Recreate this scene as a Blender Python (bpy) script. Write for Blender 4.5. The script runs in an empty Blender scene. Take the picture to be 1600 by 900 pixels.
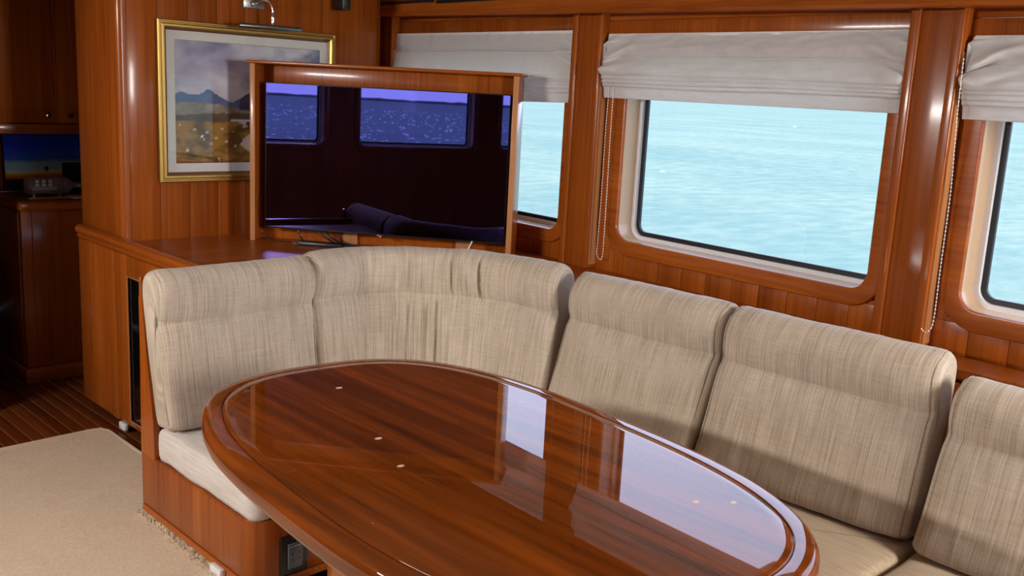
import bpy, bmesh, math, random
import numpy as np
from mathutils import Vector, Matrix, noise as mnoise
random.seed(4); np.random.seed(4)
SC = bpy.context.scene
COL = SC.collection
PI = math.pi

# ------------------------------------------------------------------ camera
cam_d = bpy.data.cameras.new('camera'); cam = bpy.data.objects.new('camera', cam_d); COL.objects.link(cam)
F = 1518.95
Rv, Uv, Fv = Vector((.7195, -.6926, .0512)), Vector((.1017, .1781, .9788)), Vector((.687, .699, -.1985))
M3 = Matrix((Rv.normalized(), Uv.normalized(), (-Fv).normalized())).transposed()
cam.matrix_world = Matrix.Translation((0, 0, 1.75)) @ M3.to_4x4()
cam_d.sensor_width = 36; cam_d.lens = 36*F/1600; cam_d.clip_start = .02; cam_d.clip_end = 20000
SC.camera = cam
# ------------------------------------------------------------------ sky, sun, added fill lights, exposure
w = bpy.data.worlds.new('sky'); SC.world = w; w.use_nodes = True
nt = w.node_tree; nt.nodes.clear()
tc = nt.nodes.new('ShaderNodeTexCoord'); sx = nt.nodes.new('ShaderNodeSeparateXYZ'); nt.links.new(tc.outputs['Generated'], sx.inputs[0])
rp = nt.nodes.new('ShaderNodeValToRGB'); nt.links.new(sx.outputs[2], rp.inputs[0])
rp.color_ramp.elements[0].position = 0; rp.color_ramp.elements[0].color = (.72, .80, 1.08, 1)
rp.color_ramp.elements[1].position = .7; rp.color_ramp.elements[1].color = (.58, .70, 1.05, 1)
bg = nt.nodes.new('ShaderNodeBackground'); bg.inputs[1].default_value = 4.0
nt.links.new(rp.outputs[0], bg.inputs[0]); wo = nt.nodes.new('ShaderNodeOutputWorld'); nt.links.new(bg.outputs[0], wo.inputs[0])
sd = bpy.data.lights.new('sun', 'SUN'); sd.energy = 3.0; sd.angle = .02; sd.color = (1, .94, .86)
sun = bpy.data.objects.new('sun', sd); COL.objects.link(sun)
sdir = Vector((-.93*math.cos(.56), -.36*math.cos(.56), math.sin(.56)))
sun.rotation_euler = sdir.to_track_quat('Z', 'Y').to_euler()
def fill_light(loc, aim, sx_, sy_, power, spread=120):  # added area light that brightens the room, out of view
    d = bpy.data.lights.new('fill_light', 'AREA'); d.shape = 'RECTANGLE'; d.size = sx_; d.size_y = sy_; d.energy = power; d.color = (1, .96, .92); d.spread = math.radians(spread)
    o = bpy.data.objects.new('fill_light', d); COL.objects.link(o); o.location = loc
    o.rotation_euler = (Vector(loc)-Vector(aim)).to_track_quat('Z', 'Y').to_euler(); return o
fill_light((-1.9, 3.4, 2.22), (2.2, 2.5, .6), 1.3, .16, 57)       # added fill light without a fitting, port side, turned to the settee
fill_light((2.82, -1.3, 2.0), (2.2, 3.4, .8), .5, 1.1, 58)      # second added fill light, aft on the starboard side
vs = SC.view_settings
vs.view_transform = 'Standard'; vs.look = 'None'; vs.gamma = 1; vs.use_curve_mapping = False; vs.exposure = 0
SC.cycles.max_bounces = 10; SC.cycles.diffuse_bounces = 5; SC.cycles.transparent_max_bounces = 16; SC.cycles.glossy_bounces = 5
SC.cycles.use_denoising = True; SC.cycles.caustics_reflective = False; SC.cycles.caustics_refractive = False

# ------------------------------------------------------------------ materials
def mat(name):
    m = bpy.data.materials.new(name); m.use_nodes = True
    return m, m.node_tree, m.node_tree.nodes['Principled BSDF']
def plain(name, col, rough=.5, metal=0, coat=0, spec=.5):
    m, t, b = mat(name); b.inputs['Base Color'].default_value = (*col, 1); b.inputs['Roughness'].default_value = rough
    b.inputs['Metallic'].default_value = metal; b.inputs['Coat Weight'].default_value = coat; b.inputs['Coat Roughness'].default_value = .03
    b.inputs['Specular IOR Level'].default_value = spec
    n = t.nodes.new('ShaderNodeTexNoise'); n.inputs['Scale'].default_value = 60
    r = t.nodes.new('ShaderNodeMapRange'); r.inputs[3].default_value = max(0, rough-.03); r.inputs[4].default_value = min(1, rough+.03)
    t.links.new(n.outputs[0], r.inputs[0]); t.links.new(r.outputs[0], b.inputs['Roughness'])
    return m
def wood(name, dark, light, axis='Z', rz=0, rough=.28, coat=.28, fine=55, broad=7, tone=.12, along=1.4):
    """varnished veneer: fine and broad streaks stretched along the grain, each piece a little lighter or darker"""
    m, t, b = mat(name); N, L = t.nodes, t.links
    tc = N.new('ShaderNodeTexCoord'); oi = N.new('ShaderNodeObjectInfo')
    mp = N.new('ShaderNodeMapping'); L.new(tc.outputs['Object'], mp.inputs[0])
    mp0 = N.new('ShaderNodeMapping'); mp0.inputs['Rotation'].default_value = (0, 0, rz)
    L.new(tc.outputs['Object'], mp0.inputs[0]); L.new(mp0.outputs[0], mp.inputs[0])
    sc = {'Z': (1, 1, along/fine), 'X': (along/fine, 1, 1), 'Y': (1, along/fine, 1)}[axis]
    mp.inputs['Scale'].default_value = sc
    off = N.new('ShaderNodeVectorMath'); off.operation = 'SCALE'; off.inputs[3].default_value = 13.0
    cmb = N.new('ShaderNodeCombineXYZ'); L.new(oi.outputs['Random'], cmb.inputs[0]); L.new(oi.outputs['Random'], cmb.inputs[1]); L.new(cmb.outputs[0], off.inputs[0])
    L.new(off.outputs[0], mp.inputs['Location'])
    n1 = N.new('ShaderNodeTexNoise'); n1.inputs['Scale'].default_value = fine; n1.inputs['Detail'].default_value = 5; n1.inputs['Roughness'].default_value = .6
    n2 = N.new('ShaderNodeTexNoise'); n2.inputs['Scale'].default_value = broad; n2.inputs['Detail'].default_value = 3
    L.new(mp.outputs[0], n1.inputs[0]); L.new(mp.outputs[0], n2.inputs[0])
    mx = N.new('ShaderNodeMath'); mx.operation = 'MULTIPLY_ADD'; mx.inputs[1].default_value = .55
    L.new(n1.outputs[0], mx.inputs[0])
    m2 = N.new('ShaderNodeMath'); m2.operation = 'MULTIPLY'; m2.inputs[1].default_value = .45; L.new(n2.outputs[0], m2.inputs[0]); L.new(m2.outputs[0], mx.inputs[2])
    cr = N.new('ShaderNodeValToRGB'); L.new(mx.outputs[0], cr.inputs[0])
    cr.color_ramp.elements[0].position = .33; cr.color_ramp.elements[0].color = (*dark, 1)
    cr.color_ramp.elements[1].position = .67; cr.color_ramp.elements[1].color = (*light, 1)
    mr = N.new('ShaderNodeMapRange'); L.new(oi.outputs['Random'], mr.inputs[0]); mr.inputs[3].default_value = 1-tone; mr.inputs[4].default_value = 1+tone
    ml = N.new('ShaderNodeVectorMath'); ml.operation = 'SCALE'; L.new(cr.outputs[0], ml.inputs[0]); L.new(mr.outputs[0], ml.inputs[3])
    L.new(ml.outputs[0], b.inputs['Base Color'])
    b.inputs['Roughness'].default_value = rough; b.inputs['Coat Weight'].default_value = coat; b.inputs['Coat Roughness'].default_value = .12; b.inputs['Specular IOR Level'].default_value = .2
    return m
WD, WL = (.20, .038, .004), (.40, .102, .011)
wood_v = wood('veneer_upright', WD, WL, 'Z')
wood_x = wood('wood_across', WD, WL, 'X')
wood_y = wood('wood_fore_and_aft', WD, WL, 'Y')
wood_tv = wood('wood_tv_cabinet', WD, WL, 'X', rz=math.radians(51.9))
wood_top = wood('wood_worktop', WD, WL, 'X', rough=.35, coat=.08)
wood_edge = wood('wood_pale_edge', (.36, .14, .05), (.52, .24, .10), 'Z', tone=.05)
wood_table = wood('varnished_table', (.08, .017, .003), (.28, .062, .008), 'Y', rough=.7, coat=1, fine=24, broad=6, tone=0, along=1.2)
wood_table.node_tree.nodes['Principled BSDF'].inputs['Coat Roughness'].default_value = .012
wood_table.node_tree.nodes['Principled BSDF'].inputs['Specular IOR Level'].default_value = 0
wood_floor = wood('teak_floor', (.10, .022, .005), (.20, .05, .012), 'Y', rough=.25, coat=.3, tone=.3)
holly = plain('holly_strip', (.32, .13, .04), .3, coat=.3)
def translucent(m, k, col):
    t = m.node_tree; b = t.nodes['Principled BSDF']; o = t.nodes['Material Output']
    tl = t.nodes.new('ShaderNodeBsdfTranslucent'); tl.inputs[0].default_value = (*col, 1); mx = t.nodes.new('ShaderNodeMixShader'); mx.inputs[0].default_value = k
    t.links.new(b.outputs[0], mx.inputs[1]); t.links.new(tl.outputs[0], mx.inputs[2]); t.links.new(mx.outputs[0], o.inputs[0])
def fabric(name, dark, light, scale, cross=.35, bump=.25, broad=.15, swept=False):
    m, t, b = mat(name); N, L = t.nodes, t.links
    tc = N.new('ShaderNodeTexCoord')
    def nz(sc, det=3):
        mp = N.new('ShaderNodeMapping'); mp.inputs['Scale'].default_value = sc; L.new(src, mp.inputs[0])
        n = N.new('ShaderNodeTexNoise'); n.inputs['Scale'].default_value = 1; n.inputs['Detail'].default_value = det; L.new(mp.outputs[0], n.inputs[0]); return n
    src = tc.outputs['Object']
    if swept:                                   # weave follows the cushion: x along its length, y round its section
        at = N.new('ShaderNodeAttribute'); at.attribute_name = 'weave'; src = at.outputs['Vector']
    a = nz(scale); c = nz((scale[2]*4, scale[2]*4, max(scale)*.9) if not swept else (scale[1]*3, scale[0]*.9, 1)); g = nz((9, 9, 5), 2)
    m1 = N.new('ShaderNodeMath'); m1.operation = 'MULTIPLY_ADD'; m1.inputs[1].default_value = cross; L.new(c.outputs[0], m1.inputs[0]); 
    m0 = N.new('ShaderNodeMath'); m0.operation = 'MULTIPLY'; m0.inputs[1].default_value = 1-cross-broad; L.new(a.outputs[0], m0.inputs[0]); L.new(m0.outputs[0], m1.inputs[2])
    m2 = N.new('ShaderNodeMath'); m2.operation = 'MULTIPLY_ADD'; m2.inputs[1].default_value = broad; L.new(g.outputs[0], m2.inputs[0]); L.new(m1.outputs[0], m2.inputs[2])
    cr = N.new('ShaderNodeValToRGB'); L.new(m2.outputs[0], cr.inputs[0])
    cr.color_ramp.elements[0].position = .30; cr.color_ramp.elements[0].color = (*dark, 1)
    cr.color_ramp.elements[1].position = .70; cr.color_ramp.elements[1].color = (*light, 1)
    L.new(cr.outputs[0], b.inputs['Base Color']); b.inputs['Roughness'].default_value = .9; b.inputs['Specular IOR Level'].default_value = .15
    b.inputs['Sheen Weight'].default_value = .15
    bp = N.new('ShaderNodeBump'); bp.inputs['Strength'].default_value = bump; bp.inputs['Distance'].default_value = .002
    L.new(m1.outputs[0], bp.inputs['Height']); L.new(bp.outputs[0], b.inputs['Normal'])
    return m
tweed = fabric('beige_tweed', (.30, .23, .16), (.64, .54, .43), (330, 5, 1), cross=.22, bump=.12, broad=.1, swept=True)
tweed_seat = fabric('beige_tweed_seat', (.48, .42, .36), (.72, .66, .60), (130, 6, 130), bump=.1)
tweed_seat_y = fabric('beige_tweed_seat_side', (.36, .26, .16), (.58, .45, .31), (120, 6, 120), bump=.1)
linen = fabric('grey_linen', (.82, .82, .84), (.93, .93, .95), (120, 120, 14), cross=.5, bump=.06)
translucent(linen, .42, (.80, .76, .72))
rug_m = fabric('cream_carpet', (.60, .48, .33), (.82, .69, .51), (90, 90, 90), cross=.3, bump=.4, broad=.12)
piping_m = fabric('tweed_piping', (.24, .17, .12), (.46, .37, .28), (200, 200, 60))
black = plain('black_plastic', (.008, .008, .009), .35)
rubber = plain('black_rubber', (.006, .007, .01), .45)
steel = plain('brushed_steel', (.30, .31, .29), .3, 1)
chrome = plain('chrome', (.8, .8, .82), .08, 1)
white_p = plain('white_plastic', (.78, .78, .78), .4)
white_seal = plain('white_window_seal', (.80, .80, .83), .3)
jamb_m = plain('cream_jamb', (.52, .34, .20), .25, coat=.3)
mat_board = plain('mat_board', (.78, .80, .76), .8)
gold = plain('gold_leaf', (.48, .31, .09), .35, .9)
gold_d = plain('dark_gilt', (.16, .06, .02), .4, .2)
charcoal = plain('charcoal_plastic', (.03, .035, .04), .35)
grey_cover = plain('grey_socket_cover', (.09, .11, .13), .2)
dark_void = plain('dark_cabinet_glass', (.004, .004, .004), .06, coat=.5)
ceil_m = plain('ceiling_panel', (.55, .46, .33), .7)
red_led, t_, b_ = mat('red_standby_lamp'); b_.inputs['Emission Color'].default_value = (1, .03, .02, 1); b_.inputs['Emission Strength'].default_value = 2.5; b_.inputs['Base Color'].default_value = (.5, .01, .01, 1)
def glass(name, f0=.04, tint=(1, 1, 1)):
    m = bpy.data.materials.new(name); m.use_nodes = True; t = m.node_tree; t.nodes.clear()
    tr = t.nodes.new('ShaderNodeBsdfTransparent'); tr.inputs[0].default_value = (*tint, 1)
    gl = t.nodes.new('ShaderNodeBsdfGlossy'); gl.inputs['Roughness'].default_value = .003
    fr = t.nodes.new('ShaderNodeFresnel'); ge = t.nodes.new('ShaderNodeNewGeometry'); ir = t.nodes.new('ShaderNodeMapRange')
    ir.inputs[3].default_value = 1.5; ir.inputs[4].default_value = 1/1.5       # same reflectance on both faces of the sheet
    t.links.new(ge.outputs['Backfacing'], ir.inputs[0]); t.links.new(ir.outputs[0], fr.inputs[0])
    mx = t.nodes.new('ShaderNodeMixShader'); t.links.new(fr.outputs[0], mx.inputs[0]); t.links.new(tr.outputs[0], mx.inputs[1]); t.links.new(gl.outputs[0], mx.inputs[2])
    o = t.nodes.new('ShaderNodeOutputMaterial'); t.links.new(mx.outputs[0], o.inputs[0]); return m
pane_m = glass('window_glass', tint=(.97, .99, .99))
picture_glass = glass('picture_glass')
bottle_m = glass('bottle_glass', tint=(.86, .9, .95))
t_ = bottle_m.node_tree; d_ = t_.nodes.new('ShaderNodeBsdfDiffuse'); d_.inputs[0].default_value = (.75, .78, .8, 1); x_ = t_.nodes.new('ShaderNodeMixShader'); x_.inputs[0].default_value = .12   # white diffuse mixed in to stand for glints on the glass
t_.links.new(t_.nodes['Mix Shader'].outputs[0], x_.inputs[1]); t_.links.new(d_.outputs[0], x_.inputs[2]); t_.links.new(x_.outputs[0], t_.nodes['Material Output'].inputs[0])
# tv panel: near-black mirror with a violet anti-glare coat
screen_m, t_, b_ = mat('black_tv_screen'); b_.inputs['Base Color'].default_value = (.074, .062, .21, 1); b_.inputs['Metallic'].default_value = 1; b_.inputs['Roughness'].default_value = .015
n_ = t_.nodes.new('ShaderNodeTexNoise'); n_.inputs['Scale'].default_value = 3
r_ = t_.nodes.new('ShaderNodeMapRange'); r_.inputs[3].default_value = .008; r_.inputs[4].default_value = .02; t_.links.new(n_.outputs[0], r_.inputs[0]); t_.links.new(r_.outputs[0], b_.inputs['Roughness'])
def vcol(name, rough=.8):
    m, t, b = mat(name); a = t.nodes.new('ShaderNodeAttribute'); a.attribute_name = 'Col'; t.links.new(a.outputs[0], b.inputs['Base Color']); b.inputs['Roughness'].default_value = rough
    b.inputs['Specular IOR Level'].default_value = .2; return m
print_m = vcol('painted_print'); canvas_m = vcol('photo_canvas', .5)
# sea water: turquoise shallows, wind ripples with their light and shade put into the colour
sea_m, t_, b_ = mat('turquoise_sea')
N, L = t_.nodes, t_.links
tc = N.new('ShaderNodeTexCoord')
def sn(sc, det):
    mp = N.new('ShaderNodeMapping'); mp.inputs['Scale'].default_value = sc; mp.inputs['Rotation'].default_value = (0, 0, .5); L.new(tc.outputs['Object'], mp.inputs[0])
    n = N.new('ShaderNodeTexNoise'); n.inputs['Scale'].default_value = 1; n.inputs['Detail'].default_value = det; n.inputs['Roughness'].default_value = .6; L.new(mp.outputs[0], n.inputs[0]); return n
na, nb = sn((.8, 1.5, 1), 7), sn((.08, .05, 1), 3)
cr = N.new('ShaderNodeValToRGB'); cr.color_ramp.elements[0].position = .40; cr.color_ramp.elements[0].color = (.122, .208, .170, 1)
cr.color_ramp.elements[1].position = .60; cr.color_ramp.elements[1].color = (.21, .275, .205, 1)
mxn = N.new('ShaderNodeMath'); mxn.operation = 'MULTIPLY_ADD'; mxn.inputs[1].default_value = .55; L.new(na.outputs[0], mxn.inputs[0])
hb = N.new('ShaderNodeMath'); hb.operation = 'MULTIPLY'; hb.inputs[1].default_value = .45; L.new(nb.outputs[0], hb.inputs[0]); L.new(hb.outputs[0], mxn.inputs[2])
L.new(mxn.outputs[0], cr.inputs[0])
bp = N.new('ShaderNodeBump'); bp.inputs['Strength'].default_value = 1; bp.inputs['Distance'].default_value = .30; L.new(na.outputs[0], bp.inputs['Height'])
df = N.new('ShaderNodeBsdfDiffuse'); L.new(cr.outputs[0], df.inputs[0]); L.new(bp.outputs[0], df.inputs[1])
gs = N.new('ShaderNodeBsdfGlossy'); gs.inputs['Roughness'].default_value = .05; L.new(bp.outputs[0], gs.inputs['Normal'])
mx = N.new('ShaderNodeMixShader'); mx.inputs[0].default_value = .06; L.new(df.outputs[0], mx.inputs[1]); L.new(gs.outputs[0], mx.inputs[2]); L.new(mx.outputs[0], N['Material Output'].inputs[0])
tree_m = plain('far_trees', (.02, .03, .03), .9)

# ------------------------------------------------------------------ helpers
def props(o, label=None, cat=None, group=None, kind=None):
    if label: o['label'] = label
    if cat: o['category'] = cat
    if group: o['group'] = group
    if kind: o['kind'] = kind
    return o
def world_loc(o):
    v = Vector((0, 0, 0))
    while o: v = v + o.location; o = o.parent
    return v
def obj(name, bm, m, parent=None, smooth=True, angle=40, origin=None, **kw):
    """bm holds world coordinates; the mesh is stored relative to its parent (or to its own base centre)"""
    me = bpy.data.meshes.new(name)
    if origin is None:
        xs = [v.co for v in bm.verts]
        lo = Vector([min(c[i] for c in xs) for i in range(3)]); hi = Vector([max(c[i] for c in xs) for i in range(3)])
        origin = Vector(((lo.x+hi.x)/2, (lo.y+hi.y)/2, lo.z))
    bmesh.ops.translate(bm, verts=bm.verts, vec=-Vector(origin))
    bmesh.ops.recalc_face_normals(bm, faces=bm.faces)
    if smooth:
        for f in bm.faces: f.smooth = True
        ca = math.cos(math.radians(angle))
        for e in bm.edges:
            if len(e.link_faces) == 2 and e.link_faces[0].normal.dot(e.link_faces[1].normal) < ca: e.smooth = False
    bm.to_mesh(me); bm.free()
    o = bpy.data.objects.new(name, me); COL.objects.link(o)
    if m: me.materials.append(m)
    o.location = Vector(origin) - (world_loc(parent) if parent else Vector((0, 0, 0)))
    if parent: o.parent = parent
    return props(o, **kw)
def empty(name, loc, **kw):
    o = bpy.data.objects.new(name, None); COL.objects.link(o); o.location = loc; o.empty_display_size = .1
    return props(o, **kw)
def bx(bm, lo, hi, mtx=None, bev=0, seg=2):
    r = bmesh.ops.create_cube(bm, size=1); vs_ = r['verts']
    lo, hi = Vector(lo), Vector(hi); c = (lo+hi)/2; s = hi-lo
    for v in vs_: v.co = Vector((v.co.x*s.x+c.x, v.co.y*s.y+c.y, v.co.z*s.z+c.z))
    if bev:
        es = list({e for v in vs_ for e in v.link_edges})
        rr = bmesh.ops.bevel(bm, geom=es, offset=bev, segments=seg, affect='EDGES', profile=.5)
        vs_ = list({v for f in rr['faces'] for v in f.verts} | {v for v in vs_ if v.is_valid})
    if mtx:
        for v in vs_: v.co = mtx @ v.co
    return vs_
def box(name, lo, hi, m, parent=None, mtx=None, bev=.003, **kw):
    bm = bmesh.new(); bx(bm, lo, hi, mtx, bev); return obj(name, bm, m, parent, **kw)
def loft(bm, rings, closed_rings=True, cap0=True, cap1=True, loop=False):
    """rings: list of lists of points with equal counts"""
    V = [[bm.verts.new(p) for p in r] for r in rings]; n = len(rings[0])
    R = range(len(V)) if loop else range(len(V)-1)
    for i in R:
        a, b = V[i], V[(i+1) % len(V)]
        for j in range(n if closed_rings else n-1):
            k = (j+1) % n
            try: bm.faces.new((a[j], a[k], b[k], b[j]))
            except ValueError: pass
    def cap(r):
        c = bm.verts.new(sum((v.co for v in r), Vector())/len(r))
        for j in range(len(r)): bm.faces.new((r[j], r[(j+1) % len(r)], c))
    if not loop and closed_rings:
        if cap0: cap(V[0])
        if cap1: cap(V[-1])
    return V
def tube(bm, pts, r, n=8, loop=False, smooth_steps=0):
    pts = [Vector(p) for p in pts]
    if smooth_steps: pts = catmull(pts, smooth_steps)
    rings = []; ref = Vector((0, 0, 1))
    for i, p in enumerate(pts):
        a = pts[i-1] if (i > 0 or loop) else p; b = pts[(i+1) % len(pts)] if (i < len(pts)-1 or loop) else p
        t = (b-a).normalized()
        s = t.cross(ref)
        if s.length < .05: s = t.cross(Vector((1, 0, 0)))
        s.normalize(); u = s.cross(t)
        rr = r(i/(len(pts)-1)) if callable(r) else r
        rings.append([p + s*rr*math.cos(2*PI*k/n) + u*rr*math.sin(2*PI*k/n) for k in range(n)])
    loft(bm, rings, loop=loop)
def catmull(P, k, closed=False):
    P = [Vector(p) for p in P]; n = len(P); out = []
    rng = range(n) if closed else range(n-1)
    for i in rng:
        p0 = P[(i-1) % n] if (closed or i > 0) else P[0]; p1 = P[i]; p2 = P[(i+1) % n]; p3 = P[(i+2) % n] if (closed or i+2 < n) else P[-1]
        for j in range(k):
            t = j/k
            out.append(.5*((2*p1)+(p2-p0)*t+(2*p0-5*p1+4*p2-p3)*t*t+(3*p1-p0-3*p2+p3)*t*t*t))
    if not closed: out.append(P[-1])
    return out
def lathe(bm, axis_o, axis_d, prof, n=16):
    d = Vector(axis_d).normalized(); s = d.orthogonal().normalized(); u = d.cross(s); o = Vector(axis_o)
    loft(bm, [[o+d*h + (s*math.cos(2*PI*k/n)+u*math.sin(2*PI*k/n))*max(r, 1e-4) for k in range(n)] for r, h in prof])
def normals2(P, closed=True):
    out = []; n = len(P)
    for i in range(n):
        a = P[i-1] if (closed or i > 0) else P[i]; b = P[(i+1) % n] if (closed or i < n-1) else P[i]
        t = (Vector(b)-Vector(a)).normalized(); out.append(Vector((t.y, -t.x)))
    return out          # outward for counter-clockwise outlines
def slab(bm, outline, prof, warp=None):
    """counter-clockwise 2-D outline swept through (inset, z) pairs, capped both ends"""
    P = [Vector(p) for p in outline]; NN = normals2(P)
    rings = [[Vector((p.x-q.x*i, p.y-q.y*i, z)) for p, q in zip(P, NN)] for i, z in prof]
    if warp: rings = [[warp(v) for v in r] for r in rings]
    return loft(bm, rings)
def rrect(x0, y0, x1, y1, r, k=6):
    out = []
    for cx, cy, a0 in ((x1-r, y0+r, -PI/2), (x1-r, y1-r, 0), (x0+r, y1-r, PI/2), (x0+r, y0+r, PI)):
        for j in range(k+1): a = a0+PI/2*j/k; out.append((cx+r*math.cos(a), cy+r*math.sin(a)))
    return out
def subdiv(P, step):
    out = []
    for i in range(len(P)):
        a, b = Vector(P[i]), Vector(P[(i+1) % len(P)]); n = max(1, int((b-a).length/step))
        out += [a.lerp(b, j/n) for j in range(n)]
    return out
def paint(name, W_, H_, nx, ny, fn, place, m, parent, thick=.002, **kw):
    """flat print: a fine grid coloured per vertex by fn(u, v), v up"""
    me = bpy.data.meshes.new(name); vs_, cols = [], []
    for j in range(ny):
        for i in range(nx):
            u, v = i/(nx-1), j/(ny-1); vs_.append(place(u, v)); cols.append((*fn(u, v), 1))
    fs = [(j*nx+i, j*nx+i+1, (j+1)*nx+i+1, (j+1)*nx+i) for j in range(ny-1) for i in range(nx-1)]
    o0 = vs_[0]
    pl = world_loc(parent)
    me.from_pydata([tuple(Vector(v)-pl) for v in vs_], [], fs)
    at = me.color_attributes.new('Col', 'FLOAT_COLOR', 'POINT'); at.data.foreach_set('color', np.array(cols, dtype=np.float32).ravel())
    o = bpy.data.objects.new(name, me); COL.objects.link(o); me.materials.append(m); o.parent = parent
    return props(o, **kw)
def fbm(x, y, s=0):
    return mnoise.fractal(Vector((x, y, s)), 1.0, 2.0, 4)
def lin(c): return tuple(((v/255)/12.92 if v < 10.3 else (((v/255)+.055)/1.055)**2.4) for v in c)

# ================================================================== SETTING
# starboard wall frame: s runs forward along the wall, t into the room
WA = Vector((3.491, 2.936, 0)); Wa = Vector((.0712, .99746, 0)); Wn = Vector((-.99746, .0712, 0))
def W(s, t, z): return WA + Wa*s + Wn*t + Vector((0, 0, z))
MW = Matrix((( Wa.x, Wn.x, 0, WA.x), (Wa.y, Wn.y, 0, WA.y), (0, 0, 1, 0), (0, 0, 0, 1)))
MP = Matrix(((0, 1, 0, -2.8), (-1, 0, 0, 0), (0, 0, 1, 0), (0, 0, 0, 1)))      # port wall: s = -y, t = +x
MA = Matrix(((-1, 0, 0, 0), (0, 1, 0, -3.2), (0, 0, 1, 0), (0, 0, 0, 1)))       # aft wall: s = -x, t = +y
LEDGE = .94; TOP = 2.3

fl = box('floor', (-2.9, -3.3, -.06), (4.1, 7.6, -.012), wood_floor, None, bev=0, smooth=False, label='dark teak plank floor of the passage beyond the cream rug', cat='floor', kind='structure')
# planks one by one in the passage and along the edge of the rug
px = 1.02
while px < 2.7:
    wd = .058
    if px < 2.6:
        box('plank', (px, 4.3, -.012), (px+wd, 7.4, 0), wood_floor, fl, bev=.0012)
        box('holly_strip', (px+wd+.0006, 4.3, -.012), (px+wd+.0056, 7.4, -.0004), holly, fl, bev=0)
    px += wd+.0062
box('ceiling', (-2.9, -3.3, TOP), (4.1, 7.6, TOP+.05), ceil_m, None, bev=0, smooth=False, label='pale saloon ceiling above the frame', cat='ceiling', kind='structure')

def holed_wall(name, mtx, s0, s1, z0, z1, holes, m, th=.12, parent=None, **kw):
    bm = bmesh.new(); holes = sorted(holes); cur = s0
    for h in holes:
        if h[0] > cur: bx(bm, (cur, -th, z0), (h[0], 0, z1), mtx)
        if h[2] > z0: bx(bm, (h[0], -th, z0), (h[1], 0, h[2]), mtx)
        if h[3] < z1: bx(bm, (h[0], -th, h[3]), (h[1], 0, z1), mtx)
        cur = h[1]
    if cur < s1: bx(bm, (cur, -th, z0), (s1, 0, z1), mtx)
    return obj(name, bm, m, parent, smooth=False, **kw)
def ring(bm, mtx, s0, s1, z0, z1, prof, r):
    """rounded-rectangle ring; prof = list of (outset from the opening, t)"""
    P = [Vector(p) for p in rrect(s0, z0, s1, z1, r, 8)]; NN = normals2(P)
    loft(bm, [[mtx @ Vector((p.x+q.x*o, t, p.y+q.y*o)) for p, q in zip(P, NN)] for o, t in prof], loop=True)
def window(name, mtx, s0, s1, z0, z1, label, r=.07, wd=.07, proud=.018):
    e = empty(name, mtx @ Vector(((s0+s1)/2, 0, z0)), label=label, cat='window', kind='structure')
    bm = bmesh.new(); ring(bm, mtx, s0, s1, z0, z1, [(.0, .0), (.0, proud-.006), (.003, proud-.001), (.008, proud), (wd-.014, proud), (wd-.004, proud-.003), (wd, proud-.010), (wd, .0)], r); obj('window_frame', bm, wood_y, e)
    bm = bmesh.new(); ring(bm, mtx, s0, s1, z0, z1, [(.0005, .010), (.0005, -.086), (.014, -.086), (.014, -.001)], r); obj('jamb', bm, jamb_m, e)
    bm = bmesh.new(); ring(bm, mtx, s0, s1, z0, z1, [(-.018, -.084), (-.018, -.105), (.05, -.105), (.05, -.121), (-.024, -.121), (-.024, -.1055), (.02, -.084)], r); obj('seal', bm, white_seal, e)
    bm = bmesh.new(); ring(bm, mtx, s0+.024, s1-.024, z0+.024, z1-.024, [(.012, -.1), (-.0135, -.1), (-.0135, -.112), (.012, -.112)], r-.02); obj('gasket', bm, rubber, e)
    P = rrect(s0+.02, z0+.02, s1-.02, z1-.02, r-.015, 8)
    bm = bmesh.new(); loft(bm, [[mtx @ Vector((a, t, b)) for a, b in P] for t in (-.108, -.113)]); obj('pane', bm, pane_m, e, smooth=False)
    return e
HO = .035
stbd = [(.33, 1.66, 1.085, 1.925), (-1.345, -.072, 1.10, 1.925), (-3.05, -1.69, 1.10, 1.925), (-4.75, -3.40, 1.1, 1.925)]
wr = holed_wall('wall_right', MW, -6.3, 2.35, 0, TOP, [(a-HO, b+HO, c-HO, d+HO) for a, b, c, d in stbd], wood_v, label='varnished wooden window wall on the right', cat='wall', kind='structure')
window('window_1', MW, *stbd[0], 'window behind the television cabinet, mostly hidden, onto turquoise sea')
window('window_2', MW, *stbd[1], 'large middle window with rounded wooden frame onto turquoise sea')
window('window_3', MW, *stbd[2], 'window at the right edge of the picture onto the sea')
window('window_4', MW, *stbd[3], 'further aft window out of the picture')
# veneer strips under the windows
for s0, s1 in ((.25, 1.98), (-1.42, .07), (-3.1, -1.6)):
    n = round((s1-s0)/.132); dw = (s1-s0)/n
    for i in range(n):
        box('veneer_strip', (s0+i*dw+.0007, .0002, LEDGE), (s0+(i+1)*dw-.0007, .005, 1.05), wood_v, wr, MW, bev=.001)
# header boards and seam above the blinds
for s0, s1 in ((.25, 1.98), (-1.42, .07), (-3.1, -1.6)):
    box('header_board', (s0, .0, 2.015+.014*(s0+s1)/2), (s1, .012, 2.092+.014*(s0+s1)/2), wood_v, wr, MW, bev=.002)
    box('header_cap', (s0, .0, 2.095+.014*(s0+s1)/2), (s1, .010, 2.24), wood_y, wr, MW, bev=.001)
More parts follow.
